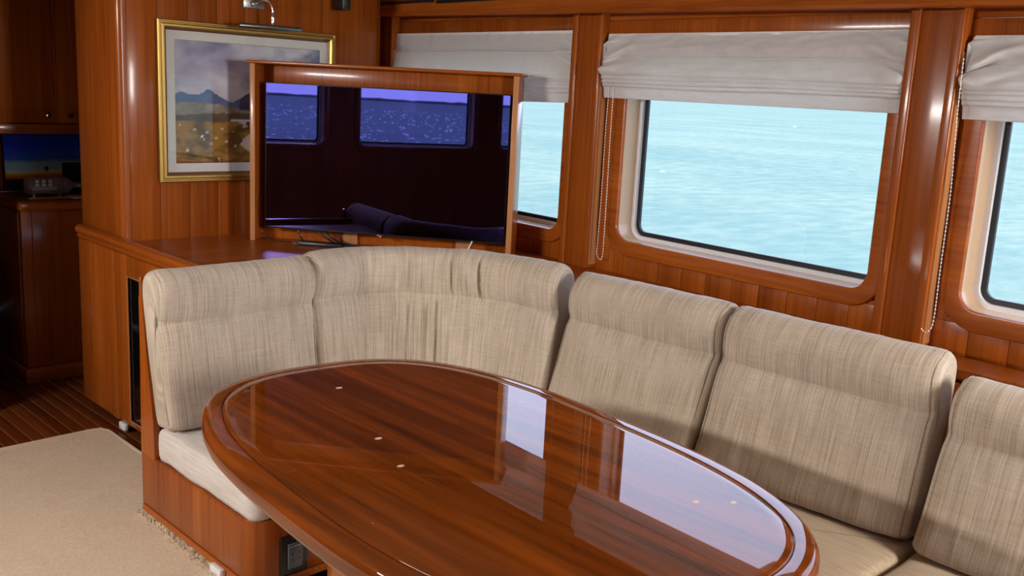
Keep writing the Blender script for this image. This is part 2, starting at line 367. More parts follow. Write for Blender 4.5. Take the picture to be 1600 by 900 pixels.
# pillars between the windows
def pillar(name, s0, s1, label):
    e = empty(name, W((s0+s1)/2, 0, LEDGE), label=label, cat='pillar', kind='structure')
    box('core', (s0+.01, .0, LEDGE), (s1-.01, .052, 2.26), wood_v, e, MW, bev=.002)
    for a, b in ((s0, s0+.036), (s1-.036, s1)):
        bm = bmesh.new(); bx(bm, (a, .0, LEDGE), (b, .064, 2.26), MW, .007, 3); obj('edge_moulding', bm, wood_v, e)
    # lit aft-facing edge of the moulding, its light put into paler wood
    box('lit_edge_strip', (s0-.003, .004, LEDGE+.02), (s0+.0005, .05, 1.95), wood_edge, e, MW, bev=.001)
    return e
pillar('trim_1', .062, .256, 'varnished wooden pillar between the television window and the middle window')
pillar('trim_5', 1.795, 1.99, 'slim wooden upright at the far end of the window wall')
pillar('trim_2', -1.602, -1.412, 'varnished wooden pillar between the middle window and the right window')
pillar('trim_3', -3.30, -3.10, 'wooden pillar aft of the right window')
# cornice with vent slots above the windows
bm = bmesh.new()
prof = [(.0, 2.112), (.09, 2.110), (.125, 2.106), (.14, 2.110), (.146, 2.120), (.14, 2.132), (.132, 2.142), (.132, 2.30), (.0, 2.30)]
ss = [2.3, 1.9, 1.5, 1.0, .5, 0, -.5, -1, -1.5, -2, -3, -5, -6.3]
def dz(s): return .014*s if s > -2 else -.028
rings = []
for s in ss: rings.append([W(s, t, z + (dz(s) if z < 2.29 else 0)) for t, z in prof])
loft(bm, rings); co = obj('trim_4', bm, wood_y, label='wooden cornice running along the top of the window wall', cat='cornice', kind='structure')
for k in range(2):
    for i in range(2):
        s0 = 1.98-i*.72
        box('vent_slot', (s0-.70, .128, 2.172+k*.028+.012*s0), (s0, .134, 2.190+k*.028+.012*s0), black, co, MW, bev=0)

# forward wall with the picture: corner block, veneer planks, curved end towards the window wall
wf = empty('wall_front', (2.5, 4.62, 0), label='wooden veneered wall behind the painting and the television', cat='wall', kind='structure')
bm = bmesh.new(); bx(bm, (1.897, 4.625, .9), (3.13, 5.12, TOP)); obj('wall_core', bm, wood_v, wf, smooth=False)
xs = [1.932+.1535*i for i in range(9)]
for a, b in zip(xs[:-1], xs[1:]): box('veneer_plank', (a+.0006, 4.618, LEDGE), (b-.0006, 4.626, TOP), wood_v, wf, bev=.0012)
bm = bmesh.new(); P = []
for j in range(9): a = -PI/2 - PI/2*j/8; P.append((1.918+.025*math.cos(a), 4.640+.025*math.sin(a)))
P += [(1.893, 4.68), (1.90, 4.68), (1.934, 4.65), (1.934, 4.615)]
loft(bm, [[Vector((x, y, z)) for x, y in P] for z in (LEDGE, TOP)]); obj('corner_post', bm, wood_v, wf)
box('side_panel', (1.893, 4.682, LEDGE), (1.899, 5.118, TOP), wood_v, wf, bev=.0015)
cp = [(3.16, 4.622), (3.24, 4.63), (3.33, 4.655), (3.42, 4.70), (3.50, 4.77), (3.572, 4.93)]
for (x0, y0), (x1, y1) in zip(cp[:-1], cp[1:]):
    bm = bmesh.new(); loft(bm, [[Vector((x0, y0, z)), Vector((x1, y1, z)), Vector((x1-.02, y1+.06, z)), Vector((x0-.02, y0+.06, z))] for z in (LEDGE-.02, TOP)]); obj('veneer_plank', bm, wood_v, wf, smooth=False)
# rest of the shell
holed_wall('wall_left', MP, -5.3, 3.3, 0, TOP, [(-3.62-.035, -2.2+.035, 1.135, 1.985), (-1.78-.035, -.38+.035, 1.135, 1.985), (0-.035, 1.3+.035, 1.135, 1.985)], wood_v, label='wooden wall on the opposite side, seen mirrored in the television', cat='wall', kind='structure')
window('window_5', MP, -3.62, -2.2, 1.17, 1.95, 'opposite window mirrored at the left of the television screen')
window('window_6', MP, -1.78, -.38, 1.17, 1.95, 'opposite window mirrored in the middle of the television screen')
window('window_7', MP, 0, 1.3, 1.17, 1.95, 'opposite window mirrored at the right edge of the television screen')
holed_wall('wall_back', MA, -3.2, 2.9, 0, TOP, [(-2.4, -.4, .06, 2.08)], wood_v, label='wooden wall behind the camera around the added after doors', cat='wall', kind='structure')
d1 = empty('door_1', (1.4, -3.25, .06), label='unseen glazed after doors behind the camera, added to let in daylight', cat='door', kind='structure')  # door opening added out of view for extra daylight
for x0 in (.4, 1.35, 2.34):
    box('door_stile', (x0-.03, -3.29, .06), (x0+.06, -3.22, 2.08), wood_v, d1)
for x0 in (.46, 1.41): box('pane', (x0, -3.262, .1), (x0+.91, -3.256, 2.05), pane_m, d1, bev=0)
bm = bmesh.new()
bx(bm, (-2.92, 5.2, 0), (1.43, 5.3, TOP)); bx(bm, (1.43, 5.2, 2.12), (2.6, 5.3, TOP)); bx(bm, (.9, 5.3, 0), (.95, 7.5, TOP)); bx(bm, (.9, 7.45, 0), (2.8, 7.55, TOP))  # near wall widened and header added, both unseen, to shade the passage
obj('wall_passage', bm, wood_v, smooth=False, label='wooden walls of the passage, its unseen opening narrowed to keep it dark', cat='wall', kind='structure')
bm = bmesh.new(); bx(bm, (2.7, 5.12, 0), (2.78, 7.5, TOP)); bx(bm, (1.76, 6.11, 0), (2.7, 6.17, TOP)); obj('wall_alcove', bm, wood_v, smooth=False, label='dark wall behind the balloon canvas', cat='wall', kind='structure')

# sea and far shore
bm = bmesh.new(); V = []
bmesh.ops.create_grid(bm, x_segments=1, y_segments=1, size=9000)
bmesh.ops.translate(bm, verts=bm.verts, vec=(0, 0, -1.5))
obj('sea', bm, sea_m, smooth=False, origin=(0, 0, -1.5), label='bright turquoise rippled sea outside the windows', cat='sea', kind='structure')
bm = bmesh.new(); pts = []
for i in range(240):
    a = math.radians(150+110*i/239); h = 3.6+1.2*fbm(i*.13, 0)+1.6*fbm(i*.9, 4); R_ = 1900
    pts.append((a, h))
loft(bm, [[Vector((r*math.cos(a), r*math.sin(a), z)) for r, z in ((1900, -1.6), (1905, h*.7), (1915, h), (1960, h*.8), (2000, -1.6))] for a, h in pts])
obj('far_shore', bm, tree_m, label='low dark tree line on the far shore, mirrored in the television', cat='shore', kind='stuff')

bm = bmesh.new()                                     # white flecks stand in for sun glints; the last few are crests
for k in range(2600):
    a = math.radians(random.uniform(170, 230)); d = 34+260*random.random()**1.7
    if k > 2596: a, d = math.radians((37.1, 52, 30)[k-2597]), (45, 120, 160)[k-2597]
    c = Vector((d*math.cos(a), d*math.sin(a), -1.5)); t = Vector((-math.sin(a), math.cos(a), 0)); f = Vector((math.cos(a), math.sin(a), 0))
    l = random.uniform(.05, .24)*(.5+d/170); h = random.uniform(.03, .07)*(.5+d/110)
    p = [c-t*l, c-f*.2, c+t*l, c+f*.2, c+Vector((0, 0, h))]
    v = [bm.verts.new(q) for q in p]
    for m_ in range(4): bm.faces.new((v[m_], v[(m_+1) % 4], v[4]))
glint_foam = plain('white_glint_foam', (.85, .85, .85), .6)
obj('glints_and_crests', bm, glint_foam, smooth=False, label='tiny white flecks shaped as sun glints on the sea, plus a few crests', cat='waves', kind='stuff')

# ================================================================== BUILT-IN CABINET (desk, ledge)
cab = empty('built_in_cabinet', (2.4, 4.0, 0), label='varnished wooden built-in cabinet and ledge behind the sofa, with glazed door', cat='cabinet')
wl = lambda y: 3.491+.0714*(y-2.936)
# inner edge follows the sofa back
sofa_back = [(1.54, 3.60), (1.80, 3.60), (2.05, 3.605), (2.20, 3.62)]
for j in range(0, 13):
    a = PI/2*(1-j/12); sofa_back.append((2.30+.80*math.cos(a), 2.86+.785*math.sin(a)))
sofa_back += [(3.13, 2.60), (3.14, 1.95), (3.14, 1.0), (3.14, -.6)]
top = [(1.868, 5.10), (1.868, 3.655)] + [(x+.035, y+.03) for x, y in sofa_back[2:]] + [(wl(-.6)+.004, -.6), (wl(4.93)+.004, 4.93), (3.60, 4.93), (3.2, 4.66), (1.9, 4.66), (1.9, 5.10)]
def prism(bm, P, z0, z1):
    loft_r = [[Vector((x, y, z)) for x, y in P] for z in (z0, z1)]
    V = [[bm.verts.new(p) for p in r] for r in loft_r]; n = len(P)
    for j in range(n): bm.faces.new((V[0][j], V[0][(j+1) % n], V[1][(j+1) % n], V[1][j]))
    bm.faces.new(V[0]); bm.faces.new(V[1])
bm = bmesh.new(); prism(bm, top, LEDGE-.03, LEDGE); bmesh.ops.triangulate(bm, faces=[f for f in bm.faces if len(f.verts) > 4]); obj('worktop', bm, wood_top, cab, smooth=False)
# raised edge moulding along the open side
pr = [(-.022, .905), (-.026, .915), (-.020, .924), (-.030, .932), (-.034, .945), (-.030, .957), (-.018, .966), (-.002, .969), (.014, .966), (.022, .956), (.024, .94), (.024, .905)]
bm = bmesh.new(); rings = []
for y in (3.655, 4.2, 4.7, 5.06): rings.append([Vector((1.868+a, y, z)) for a, z in pr])
for j in range(1, 6):
    an = PI/2*j/5; rings.append([Vector((1.892 + (a-.024)*math.cos(an), 5.06 - (a-.024)*math.sin(an), z)) for a, z in pr])
loft(bm, rings); obj('edge_moulding', bm, wood_y, cab)
body = [(1.86, 5.08), (1.86, 3.66)] + [(x+.06, y+.06) for x, y in sofa_back[2:]] + [(wl(-.6)-.005, -.6), (wl(4.5)-.01, 4.5), (3.4, 4.58), (2.6, 5.08)]
bm = bmesh.new(); prism(bm, body, .055, LEDGE-.03); bmesh.ops.triangulate(bm, faces=[f for f in bm.faces if len(f.verts) > 4]); obj('body', bm, wood_v, cab, smooth=False)
kick = [(x+(.05 if x < 1.9 else 0), y-(.05 if y > 4.9 else 0)) for x, y in body]
bm = bmesh.new(); prism(bm, kick, .0, .056); bmesh.ops.triangulate(bm, faces=[f for f in bm.faces if len(f.verts) > 4]); obj('kick_board', bm, charcoal, cab, smooth=False)
box('side_panel', (1.852, 4.69, .05), (1.861, 5.075, .90), wood_v, cab, bev=.003)
box('stile', (1.848, 4.615, .05), (1.861, 4.688, .90), wood_v, cab, bev=.003)
dr = empty('glazed_door', (1.855, 4.28, .06)); dr.parent = cab; dr.location = Vector((1.855, 4.28, .06))-cab.location
for lo, hi in (((1.85, 4.475, .055), (1.861, 4.612, .90)), ((1.85, 3.94, .055), (1.861, 4.05, .90)), ((1.85, 4.05, .055), (1.861, 4.475, .085)), ((1.85, 4.05, .80), (1.861, 4.475, .90))):
    box('door_rail', lo, hi, wood_v, dr, bev=.002)
box('dark_glass', (1.856, 4.05, .085), (1.860, 4.475, .80), dark_void, dr, bev=0)
for lo, hi in (((1.846, 4.468, .082), (1.852, 4.476, .803)), ((1.846, 4.05, .798), (1.852, 4.476, .804)), ((1.846, 4.05, .081), (1.852, 4.476, .087))):
    box('glazing_bead', lo, hi, wood_edge, dr, bev=.001)
box('kick_light', (1.838, 4.53, .012), (1.862, 4.60, .05), white_p, cab, bev=.008, label='white rounded courtesy light under the cabinet')

# ================================================================== SOFA
sofa = empty('corner_sofa', (2.3, 2.9, 0), label='L-shaped wooden sofa base with wedge-shaped end panel, around the table', cat='sofa')
rd = .10
def arc(cx, cy, r, a0, a1, k): return [(cx+r*math.cos(a0+(a1-a0)*j/k), cy+r*math.sin(a0+(a1-a0)*j/k)) for j in range(k+1)]
# base block of the short leg: rounded corner towards the room
bo = [(1.530, 3.604)] + arc(1.530+rd, 2.735+rd, rd, PI, 1.5*PI, 8) + [(2.15, 2.735)] + arc(2.15, 2.635, .10, PI/2, 0, 6) + [(2.25, -.4), (3.1, -.4), (3.1, 2.8)] + arc(2.32, 2.84, .77, 0, PI/2, 10) + [(2.2, 3.60)]
bm = bmesh.new(); V0 = []
for z, i in ((.055, .004), (.062, 0), (.268, 0), (.276, .004)):
    NN = normals2([Vector(p) for p in bo]); V0.append([Vector((p[0]-q.x*i, p[1]-q.y*i, z)) for p, q in zip(bo, NN)])
V = [[bm.verts.new(p) for p in r] for r in V0]
for i in range(3):
    for j in range(len(bo)): k = (j+1) % len(bo); bm.faces.new((V[i][j], V[i][k], V[i+1][k], V[i+1][j]))
bm.faces.new(V[0]); bm.faces.new(V[-1]); bmesh.ops.triangulate(bm, faces=[f for f in bm.faces if len(f.verts) > 4])
obj('base', bm, wood_v, sofa)
def offs(P, d):
    NN = normals2([Vector(p) for p in P]); return [(p[0]-q.x*d, p[1]-q.y*d) for p, q in zip(P, NN)]
bm = bmesh.new(); prism(bm, offs(bo, -.0015), .026, .053); bmesh.ops.triangulate(bm, faces=[f for f in bm.faces if len(f.verts) > 4]); obj('base_moulding', bm, wood_y, sofa, smooth=False)
bm = bmesh.new(); prism(bm, offs(bo, .035), .0, .028); bmesh.ops.triangulate(bm, faces=[f for f in bm.faces if len(f.verts) > 4]); obj('kick_board', bm, gold_d, sofa, smooth=False)
# wedge-shaped end panel
pp = [(3.605, .27), (3.588, .975), (3.584, .984), (3.576, .984), (3.572, .975), (3.556, .85), (3.532, .68), (3.508, .54), (3.486, .43), (3.482, .36), (3.48, .27)]
bm = bmesh.new()
rings = [[Vector((x, y, z)) for y, z in pp] for x in (1.527, 1.553)]
V = [[bm.verts.new(p) for p in r] for r in rings]; n = len(pp)
for j in range(n): bm.faces.new((V[0][j], V[0][(j+1) % n], V[1][(j+1) % n], V[1][j]))
bm.faces.new(V[0]); bm.faces.new(V[1]); bmesh.ops.bevel(bm, geom=[e for e in bm.edges], offset=.003, segments=1, affect='EDGES')
obj('end_panel', bm, wood_v, sofa, smooth=False)
# back board behind the cushions
bm = bmesh.new()
NB = normals2([Vector(p) for p in sofa_back], closed=False)
rings = []
for (x, y), q in zip(sofa_back, NB):
    f = Vector((q.x, q.y)); rings.append([Vector((x-f.x*o, y-f.y*o, z)) for o, z in ((.022, .06), (.022, .90), (.004, .90), (.004, .06))])
loft(bm, rings); obj('back_board', bm, wood_v, sofa)
box('kick_light', (1.505, 2.92, .014), (1.53, 3.0, .046), white_p, sofa, bev=.008, label='white rounded courtesy light under the sofa base')
# socket on the front of the base
so = box('socket_frame', (1.634, 2.726, .062), (1.738, 2.736, .205), black, sofa, bev=.003, label='black square power socket frame on the sofa front')
box('socket_cover', (1.658, 2.717, .085), (1.716, 2.727, .178), grey_cover, so, bev=.003, label='grey clear socket cover')
box('cover_hinge', (1.656, 2.715, .166), (1.718, 2.719, .172), steel, so, bev=.001)
for dx in (0, .026):
    for dzz in (0, .022): box('socket_pin_hole', (1.672+dx, 2.7155, .115+dzz), (1.676+dx, 2.7175, .121+dzz), black, so, bev=0)
box('pull_recess', (1.835, 2.730, .092), (1.93, 2.736, .135), black, sofa, bev=.001, label='dark recessed pull')
box('drawer_pull', (1.842, 2.728, .098), (1.925, 2.733, .129), wood_x, sofa, bev=.001)
box('drawer_catch', (1.77, 2.729, .045), (1.783, 2.735, .05), steel, sofa, bev=.001)

# ---- cushions
PROF = [(.105, .428), (.062, .60), (.022, .78), (.002, .92), (.012, .985), (.052, 1.018), (.105, 1.020), (.148, .995), (.172, .945), (.174, .89), (.168, .855), (.161, .835), (.1575, .827), (.162, .819), (.175, .795), (.190, .74), (.208, .66), (.232, .55), (.256, .465), (.252, .432), (.225, .416), (.165, .412)]
def profile(dzt=0, du=0, puff=0):
    P = []
    for u, v in PROF:
        k = max(0, (v-.41)/.61); P.append(Vector((u+du, v+dzt*k)))
    return catmull(P, 4, closed=True)
def cushion(name, path, label, dzt=0, du=0, rad=.045, wr_=None, seed=0, lean=(0, 0), seamtube=(True, True), step=.012, m=None):
    """sweep the back-cushion profile along a floor path; the ends are rounded like a stuffed cushion"""
    P = [Vector((*p, 0)) for p in path]; P = catmull(P, 10) if len(P) > 2 else [P[0].lerp(P[1], i/40) for i in range(41)]
    Lc = [0]
    for a, b in zip(P[:-1], P[1:]): Lc.append(Lc[-1]+(b-a).length)
    Ln = Lc[-1]
    def at(d):
        d = min(max(d, 0), Ln)
        for i in range(len(P)-1):
            if Lc[i+1] >= d:
                t = (d-Lc[i])/max(1e-9, Lc[i+1]-Lc[i]); p = P[i].lerp(P[i+1], t)
                a, b = P[max(0, i-1)], P[min(len(P)-1, i+2)]; tt = (b-a).normalized(); return p, tt
        return P[-1], (P[-1]-P[-2]).normalized()
    prof = profile(dzt, du); pn = normals2(prof)     # orientation tested below
    area = sum(a.x*b.y-b.x*a.y for a, b in zip(prof, prof[1:]+prof[:1]))
    if area < 0: pn = [-q for q in pn]
    ds = [rad*(1-math.cos(PI/2*j/7)) for j in range(7)]
    n = max(4, int((Ln-2*rad)/step)); ds = ds + [rad+(Ln-2*rad)*j/n for j in range(n+1)] + [Ln-d for d in reversed(ds)]
    rings = []; seams = {0: [], 1: []}
    def pt(d, q, nn, ins, extra=0):
        p, t = at(d); f = Vector((t.y, -t.x, 0)); v = q - nn*ins + nn*extra
        k = (v.y-.41)/.6; sh = (1-d/Ln)*lean[0]*k + (d/Ln)*lean[1]*k
        return p + f*v.x + Vector((0, 0, v.y)) + t*sh
    for d in ds:
        e = min(d, Ln-d); ins = 0
        if e < rad: ins = (rad - math.sqrt(max(0, rad*rad-(rad-e)**2)))*.62
        belly = -.012*(1-min(1, e/.16))**2
        r = []
        for q, nn in zip(prof, pn):
            ex = .004*mnoise.noise(Vector((d*5, q.y*5, seed*7.3)))*1.3 + .0018*mnoise.noise(Vector((d*22, q.y*9, seed+3)))
            if nn.x > .1: ex += belly
            if wr_ and nn.x > .0: ex += wr_(d/Ln, q.y)*nn.x
            r.append(pt(d, q, nn, ins, ex))
        rings.append(r)
    bm = bmesh.new(); lay = bm.verts.layers.float_vector.new('weave'); VV = loft(bm, rings); arcl = [0]
    for a, b in zip(prof[:-1], prof[1:]): arcl.append(arcl[-1]+(b-a).length)
    for d, rg in zip(ds, VV):
        for v, al in zip(rg, arcl): v[lay] = (d, al, seed*1.7)
    o = obj(name, bm, m or tweed, smooth=True, angle=80, label=label, cat='cushion', group='back cushions of the sofa')
    for w_, dd in ((0, .020), (1, Ln-.020)):
        if seamtube[w_]:
            e = .020; ins = (rad - math.sqrt(rad*rad-(rad-e)**2))*.62-.0005
            pts = [pt(dd, q, nn, ins, (-.012*(1-e/.16)**2 if nn.x > .1 else 0)) for q, nn in zip(prof, pn)]
            bm = bmesh.new(); tube(bm, pts, .0022, 6, loop=True); obj('piping', bm, piping_m, o)
    return o
def crease(u0, z0, z1, depth, wd_, sl=0):
    def f(u, z):
        if z < z0-.03 or z > z1+.03: return 0
        k = min(1, max(0, (z-z0+.03)/.05))*min(1, max(0, (z1+.03-z)/.05)); x = (u-u0-sl*(z-z0))/wd_
        return 1.25*(-depth*k*math.exp(-x*x)*1.0 + depth*.6*k*math.exp(-((x-1.7)**2)*.8))
    return f
cr_list = [crease(.34, .86, .97, .005, .012, .03), crease(.40, .85, .99, .009, .009), crease(.45, .85, .94, .007, .008, .04), crease(.515, .87, .99, .006, .010), crease(.57, .845, 1.0, .010, .007, -.04), crease(.605, .86, .98, .007, .008, -.05), crease(.63, .85, .93, .005, .007, -.03), crease(.69, .845, 1.0, .015, .006, -.06),
           crease(.20, .46, .78, .004, .012, .04), crease(.27, .45, .74, .005, .010, .05), crease(.315, .45, .80, .008, .009, .07), crease(.355, .45, .72, .006, .011, .05), crease(.385, .45, .80, .010, .007, .04), crease(.425, .45, .76, .006, .010, .02), crease(.47, .45, .80, .009, .008, .0), crease(.52, .45, .81, .011, .007, -.02), crease(.56, .45, .70, .005, .012, -.03), crease(.64, .45, .78, .003, .014, -.03)]
crs = lambda u, z: sum(c(u, z) for c in cr_list)
cushion('back_cushion', [(1.526, 3.578), (1.86, 3.585), (2.200, 3.600)], 'short back cushion at the left end of the sofa, beside the wooden end panel', seed=1, seamtube=(False, True), lean=(0, .03))
arcp = [(2.190, 3.602)] + [(2.30+.80*math.cos(a), 2.86+.785*math.sin(a)) for a in [PI/2*(1-j/8) for j in range(1, 8)]] + [(3.115, 2.735)]
cushion('back_cushion', arcp, 'long curved corner back cushion with gathered creases in front of the television', seed=2, wr_=crs, dzt=.012, step=.0062, lean=(.03, -.03), seamtube=(False, False))
cushion('back_cushion', [(3.118, 2.722), (3.135, 2.3), (3.140, 1.972)], 'back cushion below the left half of the middle window, right of the curved one', seed=3, lean=(.04, .04))
cushion('back_cushion', [(3.130, 1.958), (3.135, 1.5), (3.135, 1.132)], 'wide back cushion below the pillar, its right side showing piping', seed=4, lean=(.04, .0))
cushion('back_cushion', [(3.105, 1.10), (3.10, .7), (3.10, .25)], 'lower set back cushion cut off by the right edge of the picture', seed=5, dzt=-.05, du=.01, lean=(.03, 0))
def seat(name, P, label, z0=.278, z1=.408, m=tweed_seat, seed=0, r=.03):
    P = subdiv(P, .03)
    prof = [(.02, z0), (.006, z0+.004), (.0, z0+.02), (-.002, (z0+z1)/2), (.0, z1-r), (r*.12, z1-r*.55), (r*.4, z1-r*.2), (r*.9, z1-.001), (.06, z1+.003), (.12, z1+.006)]
    def wp(v):
        d = .004*mnoise.noise(Vector((v.x*7, v.y*7, seed)))+.0015*mnoise.noise(Vector((v.x*25, v.y*25, v.z*20+seed)))
        dd = -.004 + .005*mnoise.noise(Vector((v.x*14, v.y*14, seed+9))) if v.z < z0+.012 else 0
        return Vector((v.x+d*.6, v.y+d*.6, v.z+d+dd*.6))
    bm = bmesh.new(); slab(bm, P, prof, wp)
    return obj(name, bm, m, angle=70, label=label, cat='cushion', group='seat cushions of the sofa')
sl = arc(2.07, 2.795, .05, -PI/2, 0, 6)+[(2.12, 3.474)]+arc(1.556, 3.459, .018, PI/2, PI, 3)+arc(1.588, 2.795, .05, PI, 1.5*PI, 6)
seat('seat_cushion', sl, 'pale seat cushion at the left end of the sofa, over the socket', seed=1)
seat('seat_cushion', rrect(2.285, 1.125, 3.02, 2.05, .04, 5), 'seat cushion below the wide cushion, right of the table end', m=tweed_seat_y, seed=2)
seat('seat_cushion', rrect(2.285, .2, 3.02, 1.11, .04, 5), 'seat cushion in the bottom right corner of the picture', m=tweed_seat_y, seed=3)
cs = [(2.13, 2.78)] + arc(2.14, 2.62, .15, PI/2, 0, 5) + [(2.29, 2.065), (3.0, 2.065), (2.99, 2.75)] + arc(2.32, 2.78, .66, 0, PI/2, 8) + [(2.13, 3.44)]
cs = cs[::-1] if sum(a[0]*b[1]-b[0]*a[1] for a, b in zip(cs, cs[1:]+cs[:1])) < 0 else cs
seat('seat_cushion', cs, 'curved corner seat cushion hidden behind the table', seed=4)

# ================================================================== TABLE
TC = Vector((1.663, 1.82)); TAa, TBb, TN, TH = .567, .951, 2.75, -.095
def oval(a, b, n, k=120, th=TH, c=TC):
    out = []
    for j in range(k):
        t = 2*PI*j/k; ct, st = math.cos(t), math.sin(t)
        u = a*math.copysign(abs(ct)**(2/n), ct); v = b*math.copysign(abs(st)**(2/n), st)
        out.append((c.x+u*math.cos(th)-v*math.sin(th), c.y+u*math.sin(th)+v*math.cos(th)))
    return out
def resample(P, k):
    P = [Vector(p) for p in P]; P.append(P[0]); Ld = [0]
    for a, b in zip(P[:-1], P[1:]): Ld.append(Ld[-1]+(b-a).length)
    out = []; i = 0
    for j in range(k):
        d = Ld[-1]*j/k
        while Ld[i+1] < d: i += 1
        out.append(P[i].lerp(P[i+1], (d-Ld[i])/max(1e-9, Ld[i+1]-Ld[i])))
    return out
TZ = .80
tab = empty('dining_table', (TC.x, TC.y, 0), label='large oval varnished wooden table with mirror-like top', cat='table')
ol = resample(oval(TAa, TBb, TN, 400), 220)
bm = bmesh.new(); slab(bm, ol, [(.060, TZ-.03), (.060, TZ-.002), (.0605, TZ-.0008), (.062, TZ), (.09, TZ)]); obj('tabletop', bm, wood_table, tab, angle=50)
bm = bmesh.new(); pe = [(.0602, TZ-.005), (.0588, TZ-.005), (.057, TZ-.0022), (.054, TZ-.0010), (.050, TZ-.0010), (.020, TZ-.0012), (.014, TZ-.0026), (.008, TZ-.0068), (.0035, TZ-.014), (.001, TZ-.024), (.0, TZ-.036), (.0, TZ-.046), (.003, TZ-.058), (.010, TZ-.067), (.022, TZ-.073), (.04, TZ-.075), (.0602, TZ-.075)]
P = ol; NN = normals2(P); loft(bm, [[Vector((p.x-q.x*i, p.y-q.y*i, z)) for p, q in zip(P, NN)] for i, z in pe], loop=True)
obj('edge_moulding', bm, wood_table, tab, angle=60)
bm = bmesh.new(); slab(bm, ol, [(.075, TZ-.07), (.075, TZ-.03)]); obj('under_panel', bm, wood_y, tab, smooth=False)
pd = resample(oval(.25, .52, 3, 200), 80)
bm = bmesh.new(); slab(bm, pd, [(-.05, .005), (-.05, .05), (-.03, .06), (0, .07), (0, .70), (-.05, .715), (-.05, .728)]); obj('pedestal', bm, wood_v, tab)
chip = plain('pale_varnish_chip', (.75, .50, .36), .4)
for x, y, r in ((1.691, 2.478, .010), (1.523, 2.04, .010), (1.451, 1.847, .0095), (1.882, 1.244, .010), (1.954, 1.184, .009), (2.03, 1.26, .003), (1.2, 1.62, .002)):
    bm = bmesh.new(); c = [(x+r*math.cos(2*PI*k/10)*1.2, y+r*math.sin(2*PI*k/10)*.8) for k in range(10)]; slab(bm, c, [(0, TZ-.001), (.0005, TZ+.0003), (.002, TZ+.0004)]); obj('varnish_chip', bm, chip, tab)

# ================================================================== RUG
bm = bmesh.new()
ro = [(1.80, 4.60), (1.775, 4.655), (1.72, 4.665), (1.35, 4.652), (.8, 4.64), (0, 4.63), (-2.2, 4.6), (-2.2, -2.8), (2.24, -2.8), (2.24, 2.55), (2.15, 2.66), (1.64, 2.70), (1.552, 2.80), (1.552, 3.62), (1.80, 3.64), (1.80, 4.2)]
ro = subdiv(ro[::1], .06)
if sum(a.x*b.y-b.x*a.y for a, b in zip(ro, ro[1:]+ro[:1])) < 0: ro = ro[::-1]
g = bmesh.new()
def hz(x, y): return .012+.004*mnoise.noise(Vector((x*3.2, y*3.2, 1)))+.0015*mnoise.noise(Vector((x*11, y*11, 5)))
NN = normals2(ro)
rr = [[Vector((p.x-q.x*i, p.y-q.y*i, z)) for p, q in zip(ro, NN)] for i, z in ((.004, .0005), (.0, .006), (.003, .013), (.010, .016), (.018, .014), (.024, .0105), (.04, .004))]
V = [[bm.verts.new(p) for p in r] for r in rr]; n = len(ro)
for i in range(len(V)-1):
    for j in range(n): k = (j+1) % n; bm.faces.new((V[i][j], V[i][k], V[i+1][k], V[i+1][j]))
f = bm.faces.new(V[-1]); bmesh.ops.triangulate(bm, faces=[f])
rug = obj('rug', bm, rug_m, angle=60, label='cream carpet with rolled edge covering the saloon floor', cat='rug')
bm = bmesh.new()                                     # pile surface: a fine uneven grid laid on the carpet where it is seen
x0, y0, st, nx, ny = .1, 1.9, .02, 86, 140
def inside(x, y, P, m):
    c = False; dm = 9
    for a, b in zip(P, P[1:]+P[:1]):
        if (a.y > y) != (b.y > y) and x < (b.x-a.x)*(y-a.y)/(b.y-a.y)+a.x: c = not c
        d = b-a; t = min(1, max(0, ((x-a.x)*d.x+(y-a.y)*d.y)/max(1e-9, d.length_squared))); dm = min(dm, (Vector((x, y))-(a+d*t)).length)
    return c and dm > m
G = {}
for i in range(nx):
    for j in range(ny):
        x, y = x0+i*st, y0+j*st
        if inside(x, y, ro, .014): G[i, j] = bm.verts.new((x, y, hz(x, y)))
for i in range(nx-1):
    for j in range(ny-1):
        q = [(i, j), (i+1, j), (i+1, j+1), (i, j+1)]
        if all(k in G for k in q): bm.faces.new([G[k] for k in q])
obj('carpet_pile', bm, rug_m, rug, angle=80)
bm = bmesh.new()                                      # frayed tufts along the sofa end
for k in range(260):
    y = random.uniform(2.75, 3.62); x = 1.535-abs(random.gauss(0, .018)); h = random.uniform(.012, .03)
    tube(bm, [(x, y, .008), (x+random.uniform(-.012, .008), y+random.uniform(-.012, .012), .008+h)], lambda t: .0022*(1-.7*t), 4)
obj('frayed_tufts', bm, rug_m, rug, kind='stuff')

# ================================================================== TV CABINET AND TV
TP = Vector((2.461, 4.416, LEDGE+.001)); E1 = Vector((.6170, -.7870, 0)); E2 = Vector((.7870, .6170, 0))
MT = Matrix(((E1.x, E2.x, 0, TP.x), (E1.y, E2.y, 0, TP.y), (0, 0, 1, TP.z), (0, 0, 0, 1)))
tvc = empty('tv_cabinet', MT @ Vector((.665, .1, 0)), label='open-fronted wooden television cabinet standing across the corner', cat='cabinet')
CW, CH = 1.335, .876; CD = .19
box('side_panel', (0, 0, 0), (.026, CD, CH), wood_v, tvc, MT, bev=.002)
box('side_panel', (CW-.026, 0, 0), (CW, CD, CH), wood_v, tvc, MT, bev=.002)
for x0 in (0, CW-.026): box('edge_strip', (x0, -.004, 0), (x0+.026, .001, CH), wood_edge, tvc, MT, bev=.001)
bm = bmesh.new(); bx(bm, (-.014, -.012, CH), (CW+.014, CD+.01, CH+.016), MT, .005, 3); obj('top_board', bm, wood_tv, tvc)
box('back_panel', (.026, .115, 0), (CW-.026, .130, CH), wood_v, tvc, MT, bev=.001)
box('header_panel', (.10, .060, CH-.10), (CW-.026, .075, CH), wood_v, tvc, MT, bev=.001)
